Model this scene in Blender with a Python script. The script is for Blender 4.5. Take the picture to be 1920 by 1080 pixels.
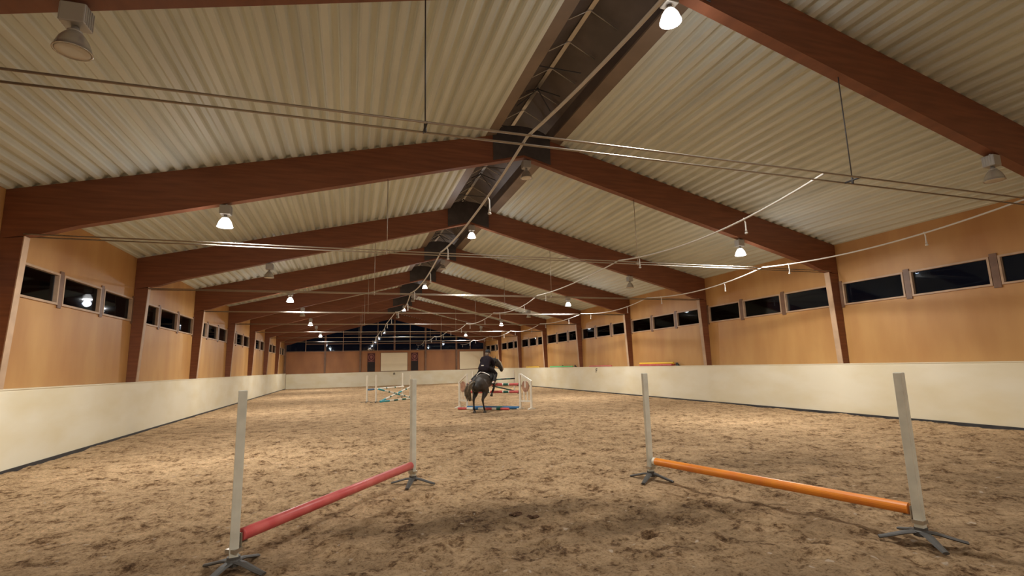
import bpy, bmesh, math, random
import numpy as np
from mathutils import Vector, Matrix
random.seed(7)
for o in list(bpy.data.objects): bpy.data.objects.remove(o, do_unlink=True)
SC = bpy.context.scene
COL = SC.collection

# ------------------------------------------------------------------ camera
EYE = 1.65
cd = bpy.data.cameras.new('camera'); cam = bpy.data.objects.new('camera', cd); COL.objects.link(cam)
cd.sensor_width = 36.0; cd.lens = 928.0/1920*36.0; cd.clip_start = .05; cd.clip_end = 300
Rm = Matrix(((0.95090512, -0.02394041, -0.30855521), (-0.30842322, -0.15572844, -0.93841556), (-0.02558477, 0.98750975, -0.15546675)))
cam.matrix_world = Matrix.Translation((0, 0, EYE)) @ Rm.to_4x4()
SC.camera = cam
# ------------------------------------------------------------------ night outside, exposure
w = bpy.data.worlds.new('night'); SC.world = w; w.use_nodes = True
w.node_tree.nodes['Background'].inputs[0].default_value = (.010, .013, .022, 1)
w.node_tree.nodes['Background'].inputs[1].default_value = .25
SC.view_settings.view_transform = 'Standard'; SC.view_settings.look = 'None'
SC.view_settings.gamma = 1; SC.view_settings.use_curve_mapping = False
SC.view_settings.exposure = 0.0
LAMP_W = 245.0            # radiant power of one lit high-bay lamp
LAMP_C = (1.0, .96, .88)
# ------------------------------------------------------------------ hall numbers
XR = 4.05                 # ridge
XK, XW = 13.90, 14.15     # kick wall face, plywood face (right); left side mirrors about XR
XKL, XWL = 2*XR-XK, 2*XR-XW
Y0, Y1 = -7.2, 52.95
FY = [5.2+5.96*k for k in range(-2, 8)]       # timber frames
KH = 1.47
def ztop(x): return 7.50-.24*abs(x-XR)
def zbot(x): return 6.82-.262*abs(x-XR)
TIEZ = 4.24

# ------------------------------------------------------------------ helpers
def obj(name, bm, m, parent=None, smooth=False, recalc=True):
    me = bpy.data.meshes.new(name)
    if recalc: bmesh.ops.recalc_face_normals(bm, faces=bm.faces)
    bm.to_mesh(me); bm.free()
    for mm in (m if isinstance(m, (list, tuple)) else [m]): me.materials.append(mm)
    if smooth:
        for p in me.polygons: p.use_smooth = True
    o = bpy.data.objects.new(name, me); COL.objects.link(o)
    if parent: o.parent = parent
    return o
def tag(o, label, cat, group=None, kind=None):
    o['label'] = label; o['category'] = cat
    if group: o['group'] = group
    if kind: o['kind'] = kind
    return o
def thing(name, label, cat, loc=(0, 0, 0), rz=0, group=None):
    o = bpy.data.objects.new(name, None); COL.objects.link(o); o.empty_display_size = .1
    o.location = loc; o.rotation_euler = (0, 0, rz); return tag(o, label, cat, group)
def struct(name, bm, m, parent=None, smooth=False):
    o = obj(name, bm, m, parent, smooth)
    if not parent: o['kind'] = 'structure'
    return o
def copy_tree(o, parent=None):
    c = o.copy(); COL.objects.link(c)
    if parent: c.parent = parent
    for ch in list(o.children): copy_tree(ch, c)
    return c
def box(bm, x0, x1, y0, y1, z0, z1, mi=0, M=None, bev=0):
    vs = [bm.verts.new(Vector(p)) for p in ((x0,y0,z0),(x1,y0,z0),(x1,y1,z0),(x0,y1,z0),(x0,y0,z1),(x1,y0,z1),(x1,y1,z1),(x0,y1,z1))]
    fs = [bm.faces.new([vs[i] for i in q]) for q in ((0,3,2,1),(4,5,6,7),(0,1,5,4),(1,2,6,5),(2,3,7,6),(3,0,4,7))]
    for f in fs: f.material_index = mi
    if M is not None:
        for v in vs: v.co = M @ v.co
    if bev:
        es = list({e for f in fs for e in f.edges})
        bmesh.ops.bevel(bm, geom=es, offset=bev, segments=2, affect='EDGES', profile=.5)
    return vs
def frame_of(t, ref):
    s = ref - t*ref.dot(t)
    if s.length < 1e-4: s = Vector((0, 1, 0)) - t*t.y
    s.normalize(); return s, t.cross(s)
def loft(bm, pts, rad, n=12, ref=Vector((1, 0, 0)), caps=True, mi=0, round_caps=False):
    """pts list of points, rad list of r or (a,b)"""
    pts = [Vector(p) for p in pts]; rings = []
    rad = [(r, r) if not isinstance(r, (tuple, list)) else r for r in rad]
    if round_caps:
        t0 = (pts[0]-pts[1]).normalized(); t1 = (pts[-1]-pts[-2]).normalized(); r0 = rad[0]; r1 = rad[-1]
        pts = [pts[0]+t0*max(r0)*.8, pts[0]+t0*max(r0)*.5]+pts+[pts[-1]+t1*max(r1)*.5, pts[-1]+t1*max(r1)*.8]
        rad = [(r0[0]*.35, r0[1]*.35), (r0[0]*.8, r0[1]*.8)]+rad+[(r1[0]*.8, r1[1]*.8), (r1[0]*.35, r1[1]*.35)]
    for i, p in enumerate(pts):
        t = (pts[min(i+1, len(pts)-1)]-pts[max(i-1, 0)]).normalized()
        s, u = frame_of(t, ref); a, b = rad[i]
        rings.append([bm.verts.new(p+s*a*math.cos(2*math.pi*k/n)+u*b*math.sin(2*math.pi*k/n)) for k in range(n)])
    for i in range(len(rings)-1):
        for k in range(n):
            f = bm.faces.new((rings[i][k], rings[i][(k+1) % n], rings[i+1][(k+1) % n], rings[i+1][k])); f.material_index = mi
    if caps:
        for r in (rings[0], rings[-1]):
            f = bm.faces.new(r); f.material_index = mi
    return rings
def rod(bm, a, b, r, n=8, mi=0):
    d = (Vector(b)-Vector(a)).normalized()
    return loft(bm, [a, b], [r, r], n, Vector((1, 0, 0)) if abs(d.x) < .9 else Vector((0, 0, 1)), mi=mi)
def lathe(bm, prof, c, n=20, mi=0, close=False):
    rings = [[bm.verts.new(Vector((c[0]+r*math.cos(2*math.pi*k/n), c[1]+r*math.sin(2*math.pi*k/n), c[2]+z))) for k in range(n)] for r, z in prof]
    for i in range(len(rings)-1):
        for k in range(n):
            f = bm.faces.new((rings[i][k], rings[i][(k+1) % n], rings[i+1][(k+1) % n], rings[i+1][k])); f.material_index = mi
    if close: bm.faces.new(rings[0]); bm.faces.new(rings[-1])
def prism_xz(bm, poly, y0, y1, mi=0):
    a = [bm.verts.new((x, y0, z)) for x, z in poly]; b = [bm.verts.new((x, y1, z)) for x, z in poly]
    fs = [bm.faces.new(a), bm.faces.new(b[::-1])]
    for i in range(len(poly)):
        j = (i+1) % len(poly); fs.append(bm.faces.new((a[i], b[i], b[j], a[j])))
    for f in fs: f.material_index = mi
def bake(o, voxel, smooth=4, fac=.5):
    m = o.modifiers.new('r', 'REMESH'); m.mode = 'VOXEL'; m.voxel_size = voxel; m.use_smooth_shade = True
    s = o.modifiers.new('s', 'SMOOTH'); s.iterations = smooth; s.factor = fac
    dg = bpy.context.evaluated_depsgraph_get(); dg.update()
    me = bpy.data.meshes.new_from_object(o.evaluated_get(dg)); old = o.data
    mats = [x for x in old.materials]
    o.modifiers.clear(); o.data = me; me.name = old.name
    me.materials.clear()
    for x in mats: me.materials.append(x)
    for p in me.polygons: p.use_smooth = True; p.material_index = 0
    return o

# ------------------------------------------------------------------ materials
def mat(name, col, rough=.6, metal=0, var=0.0, scale=4.0, stretch=(1, 1, 1), bump=0.0, bscale=60, col2=None, emit=None, spec=.5, detail=6, lo=.35, hi=.65):
    m = bpy.data.materials.new(name); m.use_nodes = True; nt = m.node_tree; b = nt.nodes['Principled BSDF']
    b.inputs['Base Color'].default_value = (*col, 1); b.inputs['Roughness'].default_value = rough
    b.inputs['Metallic'].default_value = metal; b.inputs['Specular IOR Level'].default_value = spec
    tc = nt.nodes.new('ShaderNodeTexCoord'); mp = nt.nodes.new('ShaderNodeMapping'); mp.inputs['Scale'].default_value = stretch
    nt.links.new(tc.outputs['Object'], mp.inputs['Vector'])
    if var or col2:
        n = nt.nodes.new('ShaderNodeTexNoise'); n.inputs['Scale'].default_value = scale; n.inputs['Detail'].default_value = detail
        nt.links.new(mp.outputs[0], n.inputs['Vector'])
        r = nt.nodes.new('ShaderNodeValToRGB'); c2 = col2 or tuple(c*(1-var) for c in col)
        r.color_ramp.elements[0].position = lo; r.color_ramp.elements[1].position = hi
        r.color_ramp.elements[0].color = (*c2, 1); r.color_ramp.elements[1].color = (*col, 1)
        nt.links.new(n.outputs['Fac'], r.inputs[0]); nt.links.new(r.outputs[0], b.inputs['Base Color'])
    if bump:
        n2 = nt.nodes.new('ShaderNodeTexNoise'); n2.inputs['Scale'].default_value = bscale; n2.inputs['Detail'].default_value = 4
        nt.links.new(mp.outputs[0], n2.inputs['Vector'])
        bp = nt.nodes.new('ShaderNodeBump'); bp.inputs['Strength'].default_value = bump; bp.inputs['Distance'].default_value = .01
        nt.links.new(n2.outputs['Fac'], bp.inputs['Height']); nt.links.new(bp.outputs[0], b.inputs['Normal'])
    if emit:
        b.inputs['Emission Color'].default_value = (*emit[0], 1); b.inputs['Emission Strength'].default_value = emit[1]
    return m
M_SHEET = mat('painted_corrugated_sheet', (.63, .665, .585), .55, var=.16, scale=1.3, stretch=(2.2, .25, 1), bump=.05)
M_BEAM = mat('brown_stained_glulam', (.225, .080, .035), .55, col2=(.150, .050, .022), scale=2.2, stretch=(.5, .5, 7), bump=.08, lo=.3, hi=.7)
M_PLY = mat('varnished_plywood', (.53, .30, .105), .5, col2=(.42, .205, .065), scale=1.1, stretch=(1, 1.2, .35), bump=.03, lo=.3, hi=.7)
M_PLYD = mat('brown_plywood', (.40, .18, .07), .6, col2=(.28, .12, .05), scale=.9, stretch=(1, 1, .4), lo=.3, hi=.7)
M_TRIM = mat('pale_window_timber', (.50, .34, .22), .5, var=.2, scale=3)
M_TRIMD = mat('brown_window_timber', (.20, .105, .06), .5, var=.3, scale=3)
M_KICK = mat('cream_kick_board', (.78, .735, .59), .5, col2=(.70, .62, .42), scale=.9, stretch=(1, .6, 1.6), bump=.03, lo=.25, hi=.6)
M_DARK = mat('dark_steel', (.035, .035, .04), .55, var=.3)
M_SOOT = mat('grey_apex_plate', (.060, .052, .052), .6, var=.3)
M_SOFFIT = mat('brown_ridge_board', (.22, .165, .12), .55, var=.3, scale=1.0)
M_POLYC = mat('smoky_ridge_panel', (.115, .092, .080), .5, var=.35, scale=1.5)
M_GALV = mat('galvanised_steel', (.55, .52, .47), .32, metal=.9, var=.15)
M_ROD = mat('tie_rod_steel', (.42, .38, .33), .38, metal=.85)
M_HOSE = mat('grey_sprinkler_hose', (.62, .60, .56), .45)
M_ALU = mat('cast_aluminium', (.42, .41, .39), .45, metal=.5)
M_CREAM = mat('cream_panel', (.86, .76, .55), .5, var=.06, scale=.8)
M_WHITE = mat('white_gloss_paint', (.80, .76, .66), .4, var=.08, scale=3)
M_POSTG = mat('scuffed_white_paint', (.63, .62, .53), .45, var=.2, scale=5)
M_RUB = mat('black_rubber', (.075, .072, .068), .6, var=.3, scale=8)
M_RED = mat('faded_red_paint', (.52, .075, .075), .4, col2=(.60, .13, .12), scale=5)
M_ORG = mat('orange_paint', (.78, .27, .025), .4, col2=(.68, .20, .03), scale=5)
M_BLUE = mat('blue_paint', (.035, .16, .36), .4, var=.2)
M_TEAL = mat('teal_paint', (.03, .33, .40), .4, var=.2)
M_GRN = mat('dark_green_paint', (.03, .13, .10), .4, var=.2)
M_BLK = mat('black_paint', (.02, .022, .022), .4)
M_YEL = mat('yellow_paint', (.85, .55, .04), .4)
M_LGRN = mat('green_paint', (.12, .60, .22), .4)
M_LETT = mat('black_lettering', (.035, .025, .02), .6)
M_BANR = mat('dark_red_banner_cloth', (.085, .012, .012), .7, var=.3)
M_BAND = mat('near_black_banner_cloth', (.012, .006, .006), .7)
M_BANE = mat('faded_pink_print', (.26, .10, .085), .7)
def glass():
    m = bpy.data.materials.new('window_glass'); m.use_nodes = True; nt = m.node_tree; nt.nodes.clear()
    o = nt.nodes.new('ShaderNodeOutputMaterial'); mx = nt.nodes.new('ShaderNodeMixShader'); f = nt.nodes.new('ShaderNodeFresnel'); f.inputs[0].default_value = 1.42
    t = nt.nodes.new('ShaderNodeBsdfTransparent'); t.inputs[0].default_value = (.75, .8, .85, 1)
    g = nt.nodes.new('ShaderNodeBsdfGlossy'); g.inputs['Roughness'].default_value = .03; g.inputs['Color'].default_value = (.45, .48, .52, 1)
    nt.links.new(f.outputs[0], mx.inputs[0]); nt.links.new(t.outputs[0], mx.inputs[1]); nt.links.new(g.outputs[0], mx.inputs[2]); nt.links.new(mx.outputs[0], o.inputs[0])
    return m
M_GLASS = glass()
M_LENS_ON = mat('glowing_lamp_glass', (.9, .9, .9), .3, emit=((1, .95, .88), 26))
M_LENS_OFF = mat('unlit_lamp_glass', (.55, .52, .46), .2)
M_BELL = mat('prismatic_reflector', (.50, .48, .44), .25, metal=.6)
M_BELL_ON = mat('glowing_prismatic_reflector', (.7, .7, .68), .25, emit=((1, .93, .84), 5.0))

def sand():
    m = bpy.data.materials.new('churned_arena_sand'); m.use_nodes = True; nt = m.node_tree; b = nt.nodes['Principled BSDF']
    b.inputs['Roughness'].default_value = .95; b.inputs['Specular IOR Level'].default_value = .15
    L = nt.links; tc = nt.nodes.new('ShaderNodeTexCoord')
    def noise(s, d=8, rough=.6, st=(1, 1, 1)):
        mp = nt.nodes.new('ShaderNodeMapping'); mp.inputs['Scale'].default_value = st; L.new(tc.outputs['Object'], mp.inputs[0])
        n = nt.nodes.new('ShaderNodeTexNoise'); n.inputs['Scale'].default_value = s; n.inputs['Detail'].default_value = d; n.inputs['Roughness'].default_value = rough
        L.new(mp.outputs[0], n.inputs['Vector']); return n.outputs['Fac']
    def ramp(x, stops):
        r = nt.nodes.new('ShaderNodeValToRGB'); e = r.color_ramp.elements
        e[0].position, e[0].color = stops[0][0], (*stops[0][1], 1); e[1].position, e[1].color = stops[-1][0], (*stops[-1][1], 1)
        for p, c in stops[1:-1]:
            q = e.new(p); q.color = (*c, 1)
        L.new(x, r.inputs[0]); return r.outputs[0]
    def mix(f, a, c, mode='MIX'):
        x = nt.nodes.new('ShaderNodeMixRGB'); x.blend_type = mode
        if isinstance(f, float): x.inputs[0].default_value = f
        else: L.new(f, x.inputs[0])
        for i, v in ((1, a), (2, c)):
            if isinstance(v, tuple): x.inputs[i].default_value = (*v, 1)
            else: L.new(v, x.inputs[i])
        return x.outputs[0]
    base = ramp(noise(.35, 4), [(.35, (.63, .445, .265)), (.65, (.76, .54, .325))])
    mm = nt.nodes.new('ShaderNodeMath'); mm.operation = 'MULTIPLY_ADD'; L.new(noise(2.6, 5, .55), mm.inputs[0]); mm.inputs[1].default_value = .55; mm.inputs[2].default_value = -.275
    ma = nt.nodes.new('ShaderNodeMath'); ma.operation = 'ADD'; L.new(mm.outputs[0], ma.inputs[0]); L.new(noise(11, 12, .74), ma.inputs[1])
    fine = ramp(ma.outputs[0], [(.30, (.13, .09, .055)), (.40, (.42, .36, .31)), (.47, (.80, .77, .73)), (.60, (1, 1, 1)), (.75, (1.2, 1.17, 1.13))])  # dark stops paint relief shadow between clods as specks
    c = mix(1.0, base, fine, 'MULTIPLY')
    c = mix(1.0, c, ramp(noise(34, 6, .7, (1, 1.0, 1)), [(.34, (.42, .38, .34)), (.45, (.92, .91, .90)), (.62, (1.06, 1.05, 1.05))]), 'MULTIPLY')
    # churned wet track that the horses follow, plus darker near sand, stored per vertex
    at = nt.nodes.new('ShaderNodeAttribute'); at.attribute_name = 'darkened'
    darkened = mix(1.0, c, (.36, .345, .33), 'MULTIPLY')
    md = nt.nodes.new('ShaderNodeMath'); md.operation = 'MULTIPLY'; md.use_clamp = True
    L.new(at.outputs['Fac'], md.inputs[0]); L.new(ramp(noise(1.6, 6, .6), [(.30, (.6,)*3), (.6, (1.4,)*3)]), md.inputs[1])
    c = mix(md.outputs[0], c, darkened)
    flakes = ramp(noise(9, 2, .4, (1, 1, 1)), [(.70, (0, 0, 0)), (.74, (.55, .55, .55))])
    c = mix(flakes, c, (.62, .52, .42))
    L.new(c, b.inputs['Base Color'])
    n2 = noise(22, 12, .72); n3 = noise(5, 6, .6)
    ad = nt.nodes.new('ShaderNodeMath'); ad.operation = 'ADD'; L.new(n2, ad.inputs[0]); L.new(n3, ad.inputs[1])
    bp = nt.nodes.new('ShaderNodeBump'); bp.inputs['Strength'].default_value = .9; bp.inputs['Distance'].default_value = .05
    L.new(ad.outputs[0], bp.inputs['Height']); L.new(bp.outputs[0], b.inputs['Normal'])
    return m
M_SAND = sand()

# ------------------------------------------------------------------ floor: churned sand as real relief
def vnoise(x, y, s, seed):
    x = x*s+seed*17.3; y = y*s+seed*9.1
    xi = np.floor(x).astype(np.int64); yi = np.floor(y).astype(np.int64); xf = x-xi; yf = y-yi
    def h(a, b):
        v = (a*374761393+b*668265263+seed*1274126177) & 0x7fffffff
        v = ((v ^ (v >> 13))*1274126177) & 0x7fffffff
        return ((v ^ (v >> 16)) & 0xffff)/65535.0
    u = xf*xf*(3-2*xf); v = yf*yf*(3-2*yf)
    return (h(xi, yi)*(1-u)+h(xi+1, yi)*u)*(1-v)+(h(xi, yi+1)*(1-u)+h(xi+1, yi+1)*u)*v
xs = np.concatenate([np.arange(XWL, -2.4, .22), np.arange(-2.4, 5.6, .032), np.arange(5.6, XW+.1, .22)]); xs[-1] = XW
ys = np.concatenate([np.arange(Y0, 2.2, .4), np.arange(2.2, 7.5, .032), np.arange(7.5, 16, .09), np.arange(16, Y1+.2, .3)]); ys[-1] = Y1
GX, GY = np.meshgrid(xs, ys)
GZ = (.050*(vnoise(GX, GY, 1.4, 1)-.5)+.040*(vnoise(GX, GY, 3.1, 2)-.5)+.030*(vnoise(GX, GY, 7, 3)-.5)
      + .026*(vnoise(GX, GY, 13, 4)-.5)+.014*(vnoise(GX, GY, 27, 5)-.5))
darkened = np.zeros_like(GZ)
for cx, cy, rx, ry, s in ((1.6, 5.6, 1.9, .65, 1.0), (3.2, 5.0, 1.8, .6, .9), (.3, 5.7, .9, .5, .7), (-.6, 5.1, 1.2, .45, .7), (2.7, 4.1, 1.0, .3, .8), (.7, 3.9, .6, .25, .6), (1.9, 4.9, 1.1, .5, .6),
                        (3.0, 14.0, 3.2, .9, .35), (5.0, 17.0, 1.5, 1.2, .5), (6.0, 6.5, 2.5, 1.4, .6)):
    darkened = np.maximum(darkened, s*np.exp(-((GX-cx)/rx)**2-((GY-cy)/ry)**2))
darkened = np.maximum(darkened, .55*np.clip((6.8-GY)/2.2, 0, 1))  # all near sand made darker towards the camera
rng = np.random.RandomState(3)
for i in range(260):                                   # hoof prints and kicked-up clods
    px, py = rng.uniform(-2.2, 5.4), rng.uniform(2.4, 11)
    r = rng.uniform(.045, .085); a = rng.uniform(.010, .030)*(1 if rng.rand() > .35 else -.8)
    d2 = ((GX-px)**2+((GY-py)*1.0)**2)/(r*r)
    GZ += -a*np.exp(-d2)+a*.45*np.exp(-(np.sqrt(d2)-1.5)**2*3)
GZ += .02*np.clip(darkened-.3, 0, 1)*(vnoise(GX, GY, 9, 8)-.6)*2
GZ -= np.clip(GZ.max()*0+.012, 0, 1)
for px, py in ((.91, 7.58), (4.12, 6.42)):             # level round the stand feet
    k = np.exp(-(((GX-px)**2+(GY-py)**2)/.42**2)**2); GZ = GZ*(1-k)-.004*k
k = np.clip((GY-12)/6, 0, 1); GZ = GZ*(1-.65*k)
ny, nx = GX.shape
me = bpy.data.meshes.new('floor')
V = np.stack([GX, GY, GZ], -1).reshape(-1, 3)
idx = np.arange(ny*nx).reshape(ny, nx)
F = np.stack([idx[:-1, :-1], idx[:-1, 1:], idx[1:, 1:], idx[1:, :-1]], -1).reshape(-1, 4)
me.vertices.add(len(V)); me.vertices.foreach_set('co', V.ravel())
me.loops.add(F.size); me.loops.foreach_set('vertex_index', F.ravel())
me.polygons.add(len(F)); me.polygons.foreach_set('loop_start', np.arange(0, F.size, 4)); me.polygons.foreach_set('loop_total', np.full(len(F), 4))
me.polygons.foreach_set('use_smooth', np.ones(len(F), bool))
me.update(calc_edges=True)
at = me.attributes.new('darkened', 'FLOAT', 'POINT'); at.data.foreach_set('value', darkened.ravel().astype(np.float32))
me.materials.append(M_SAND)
fl = bpy.data.objects.new('floor', me); COL.objects.link(fl); fl['kind'] = 'structure'

def clump(x, y, r, label, seed):
    bm = bmesh.new(); rn = random.Random(seed)
    for k in range(16):
        a = rn.uniform(0, 6.28); q = r*math.sqrt(rn.random()); rr = rn.uniform(.012, .026)
        bmesh.ops.create_icosphere(bm, subdivisions=2, radius=rr, matrix=Matrix.Translation((q*math.cos(a)*1.5, q*math.sin(a), .004+rn.uniform(0, .012))) @ Matrix.Diagonal((1.3, 1, .75, 1)))
    for v in bm.verts: v.co += Vector((rn.uniform(-1, 1), rn.uniform(-1, 1), rn.uniform(-1, 1)))*.006
    ix = int(np.argmin(abs(xs-x))); iy = int(np.argmin(abs(ys-y)))
    o = obj('dirt_clump', bm, M_CLOD, smooth=False); o.location = (x, y, float(GZ[iy, ix])); tag(o, label, 'dirt')
M_CLOD = mat('dark_damp_clod', (.115, .068, .042), 1.0, var=.6, scale=30, spec=.05, bump=.8, bscale=60)
clump(1.83, 5.64, .055, 'larger dark clump of moist dirt on the sand in the foreground', 1)
clump(1.98, 5.50, .04, 'smaller dark clump of dirt just right of the larger one', 2)

# ------------------------------------------------------------------ ceiling: corrugated sheets running along the hall
P, D = .265, .075
def sheet(side):
    bm = bmesh.new(); n0 = 1.0; prof = []
    d = n0
    while d < 10.08:
        for q, h in ((0, 0), (.30, 0), (.40, .25), (.46, .75), (.54, 1), (.80, 1), (.88, .75), (.94, .25)):
            dd = d+q*P
            if dd <= 10.14: prof.append((dd, h*D))
        d += P
    ysn = [Y0]+[y for y in FY if y > Y0]+[Y1]
    rows = [[bm.verts.new((XR+side*dd, y, 7.505-.24*dd+h)) for dd, h in prof] for y in ysn]
    for r0, r1 in zip(rows, rows[1:]):
        for k in range(len(prof)-1): bm.faces.new((r0[k], r0[k+1], r1[k+1], r1[k]))
    o = struct('ceiling', bm, M_SHEET)
    m = o.modifiers.new('t', 'SOLIDIFY'); m.thickness = .006; m.offset = 1 if side > 0 else 1
    return o
sheet(1); sheet(-1)
# ridge light: sloping boards beside the sheets, smoky panels rising to a ridge bar, rungs and braces
for side in (-1, 1):
    bm = bmesh.new()
    q = [(.72, 7.505-.24*.72), (1.02, 7.505-.24*1.02), (1.02, 7.545-.24*1.02), (.72, 7.55-.24*.72)]
    prism_xz(bm, [(XR+side*a, z) for a, z in q], Y0, Y1)
    struct('trim_1' if side < 0 else 'trim_2', bm, M_SOFFIT)
    bm = bmesh.new()
    q = [(.74, 7.36), (.70, 7.62), (.03, 8.06), (.03, 8.09), (.74, 7.66), (.78, 7.36)]
    prism_xz(bm, [(XR+side*a, z) for a, z in q], Y0, Y1)
    struct('ceiling', bm, M_POLYC)
rg = thing('ridge_frame', 'long pale ridge bar with thin rungs and dark braces down the middle of the roof', 'roof frame', (XR, 20, 8.0))
def rel(bm, base):
    bmesh.ops.translate(bm, vec=-Vector(base), verts=bm.verts); return bm
bm = bmesh.new(); box(bm, XR-.045-.06, XR+.045-.06, Y0, Y1, 8.0-.02, 8.0+.02); obj('ridge_bar', rel(bm, (XR, 20, 8)), M_GALV, rg)
y = Y0+.6; k = 0
while y < Y1-.2:
    if y > 5:
        bm = bmesh.new(); loft(bm, [(XR-.50, y, 7.70), (XR-.06, y, 7.985), (XR+.50, y, 7.70)], [.011]*3, 6, Vector((0, 1, 0))); obj('rung', rel(bm, (XR, 20, 8)), M_GALV, rg, True)
    y += .92
for k in range(17):
    y = 9.8+2.63*k
    if y > Y1-.3: break
    bm = bmesh.new(); h = (XR-.08, y, 7.93)
    for e in ((-.42, .30, -.33), (.42, .30, -.33), (-.40, -.32, -.30), (.40, -.32, -.30)):
        rod(bm, h, (h[0]+e[0], h[1]+e[1], h[2]+e[2]), .013, 6)
    bmesh.ops.create_uvsphere(bm, u_segments=8, v_segments=6, radius=.035, matrix=Matrix.Translation(h))
    obj('brace', rel(bm, (XR, 20, 8)), M_DARK, rg)
    bm = bmesh.new(); rod(bm, (h[0]-.5, y-1.2, 7.68), (h[0]+.5, y-1.2, 7.68), .013, 6); obj('cross_rod', rel(bm, (XR, 20, 8)), M_DARK, rg)

# ------------------------------------------------------------------ walls
def long_wall(side):
    sx = lambda a: XR+side*(a-XR)
    nm = 'right' if side > 0 else 'left'
    bm = bmesh.new(); box(bm, *sorted((sx(XK), sx(XW-.001))), Y0, Y1-.25, -.1, KH-.02)
    box(bm, *sorted((sx(XK-.012), sx(XW-.001))), Y0, Y1-.25, KH-.02, KH)          # capping board
    y = Y0+2.4
    while y < Y1-.3:                                                              # joint battens
        y += 2.98
    o = struct('wall_%s_kickboard' % nm if False else 'wall_%s' % nm, bm, M_KICK)
    bm = bmesh.new(); x0, x1 = sorted((sx(XW), sx(XW+.14)))
    WZ0, WZ1 = 3.20, 3.88
    box(bm, x0, x1, Y0, Y1+.14, 0, WZ0); box(bm, x0, x1, Y0, Y1+.14, WZ1, 5.16)
    edges = []
    ysn = [Y0]+[f for f in FY]+[Y1]
    prev = Y0
    wins = []
    for a, b in zip(ysn, ysn[1:]):
        if b-a < 2: continue
        s = (b-a-.22)/3
        for i in range(3):
            w0 = a+.11+i*s+.085; w1 = a+.11+(i+1)*s-.085
            wins.append((w0, w1))
    for w0, w1 in wins:
        box(bm, x0, x1, prev, w0, WZ0, WZ1); prev = w1
    box(bm, x0, x1, prev, Y1+.14, WZ0, WZ1)
    o = struct('wall_%s' % nm, bm, M_PLY)
    return wins
for sd, nm in ((1, 'right'), (-1, 'left')):
    bm = bmesh.new(); box(bm, *sorted((XR+sd*(XK-XR-.02), XR+sd*(XK-XR-.001))), Y0, Y1-.26, -.1, .045); struct('gap_shade_strip_%s' % nm, bm, M_DARK)  # dark strip painting the shaded gap at the foot of the kick wall
WR = long_wall(1); WL = long_wall(-1)
nwin = [0]
def window(x, y0, y1, z0, z1, side):
    nwin[0] += 1; t = bpy.data.objects.new('window_%d' % nwin[0], None); COL.objects.link(t); t.location = (x, (y0+y1)/2, (z0+z1)/2); t['kind'] = 'structure'; t.empty_display_size = .1
    h, v = (y1-y0)/2, (z1-z0)/2; f = .045; bm = bmesh.new(); a, b = sorted((-side*.03, side*.10))
    box(bm, a, b, -h, h, -v, -v+f); box(bm, a, b, -h, h, v-f, v); box(bm, a, b, -h, -h+f, -v+f, v-f); box(bm, a, b, h-f, h, -v+f, v-f)
    obj('window_frame', bm, M_TRIM, t)
    bm = bmesh.new(); box(bm, *sorted((-side*.025, side*.02)), h+.012, h+.158, -v-.06, v+.06); obj('mullion', bm, M_TRIMD, t)
    bm = bmesh.new(); box(bm, side*.05-.003, side*.05+.003, -h+f, h-f, -v+f, v-f); obj('window_pane', bm, M_GLASS, t)
for w0, w1 in WR: window(XW, w0, w1, 3.20, 3.88, 1)
for w0, w1 in WL: window(XWL, w0, w1, 3.20, 3.88, -1)
# plywood joints and scratches live on trim strips
# near (behind the camera) end
bm = bmesh.new(); prism_xz(bm, [(XWL, 0), (XW, 0), (XW, 5.1), (XR, 7.9), (XWL, 5.1)], Y0-.14, Y0); struct('wall_near', bm, M_PLY)
# far end: kick wall, plywood band, glazed gable
YE = Y1
bm = bmesh.new(); box(bm, XKL+.02, XK-.02, YE-.25, YE-.001, -.1, 1.40); struct('wall_far', bm, M_KICK)
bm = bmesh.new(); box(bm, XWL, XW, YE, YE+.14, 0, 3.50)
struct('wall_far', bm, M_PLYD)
bm = bmesh.new(); prism_xz(bm, [(XWL, 4.0), (XWL, 5.2), (XR, 8.3), (XW, 5.2), (XW, 4.0)], YE+5.5, YE+5.6)
bm.free()
THICK = [1.03-3.35*k for k in range(0, 3)][::-1]+[4.40, 7.60, 10.90]
THICK = [XWL+.1]+[x for x in THICK if x > XWL+.5]+[XW-.12]
THICK[-1] = XW-.15
def gz(x): return zbot(x)+.10
for i, (a, b) in enumerate(zip(THICK, THICK[1:])):
    nwin[0] += 1; t = bpy.data.objects.new('window_%d' % nwin[0], None); COL.objects.link(t); t.location = ((a+b)/2, YE, 3.5); t['kind'] = 'structure'; t.empty_display_size = .1
    cx = (a+b)/2; bm = bmesh.new(); a2, b2 = a+.09, b-.09
    for z in (3.50, 4.24, 5.22):                           # transoms
        for (u, v) in ((a2, cx-.035), (cx+.035, b2)):
            zz = min(gz(u), gz(v))
            if z+.1 < zz: box(bm, u-cx, v-cx, -.05, .09, z-3.5, z-3.5+.09)
    prism_xz(bm, [(p-cx, q-3.5) for p, q in ((cx-.035, 3.5), (cx+.035, 3.5), (cx+.035, gz(cx)), (cx-.035, gz(cx)))], -.06, .10)
    obj('window_frame', bm, M_TRIM if False else M_TRIMD, t)
    bm = bmesh.new()
    pts = [(a2, 3.5), (b2, 3.5), (b2, gz(b2))]+([(XR, gz(XR))] if a2 < XR < b2 else [])+[(a2, gz(a2))]
    prism_xz(bm, [(p-cx, q-3.5) for p, q in pts], .035, .041); obj('window_pane', bm, M_GLASS, t)
    bm = bmesh.new(); box(bm, -.018, .018, -.085, -.061, .02, gz(cx)-3.55)
    obj('mullion', bm, M_TRIM, t)
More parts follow.
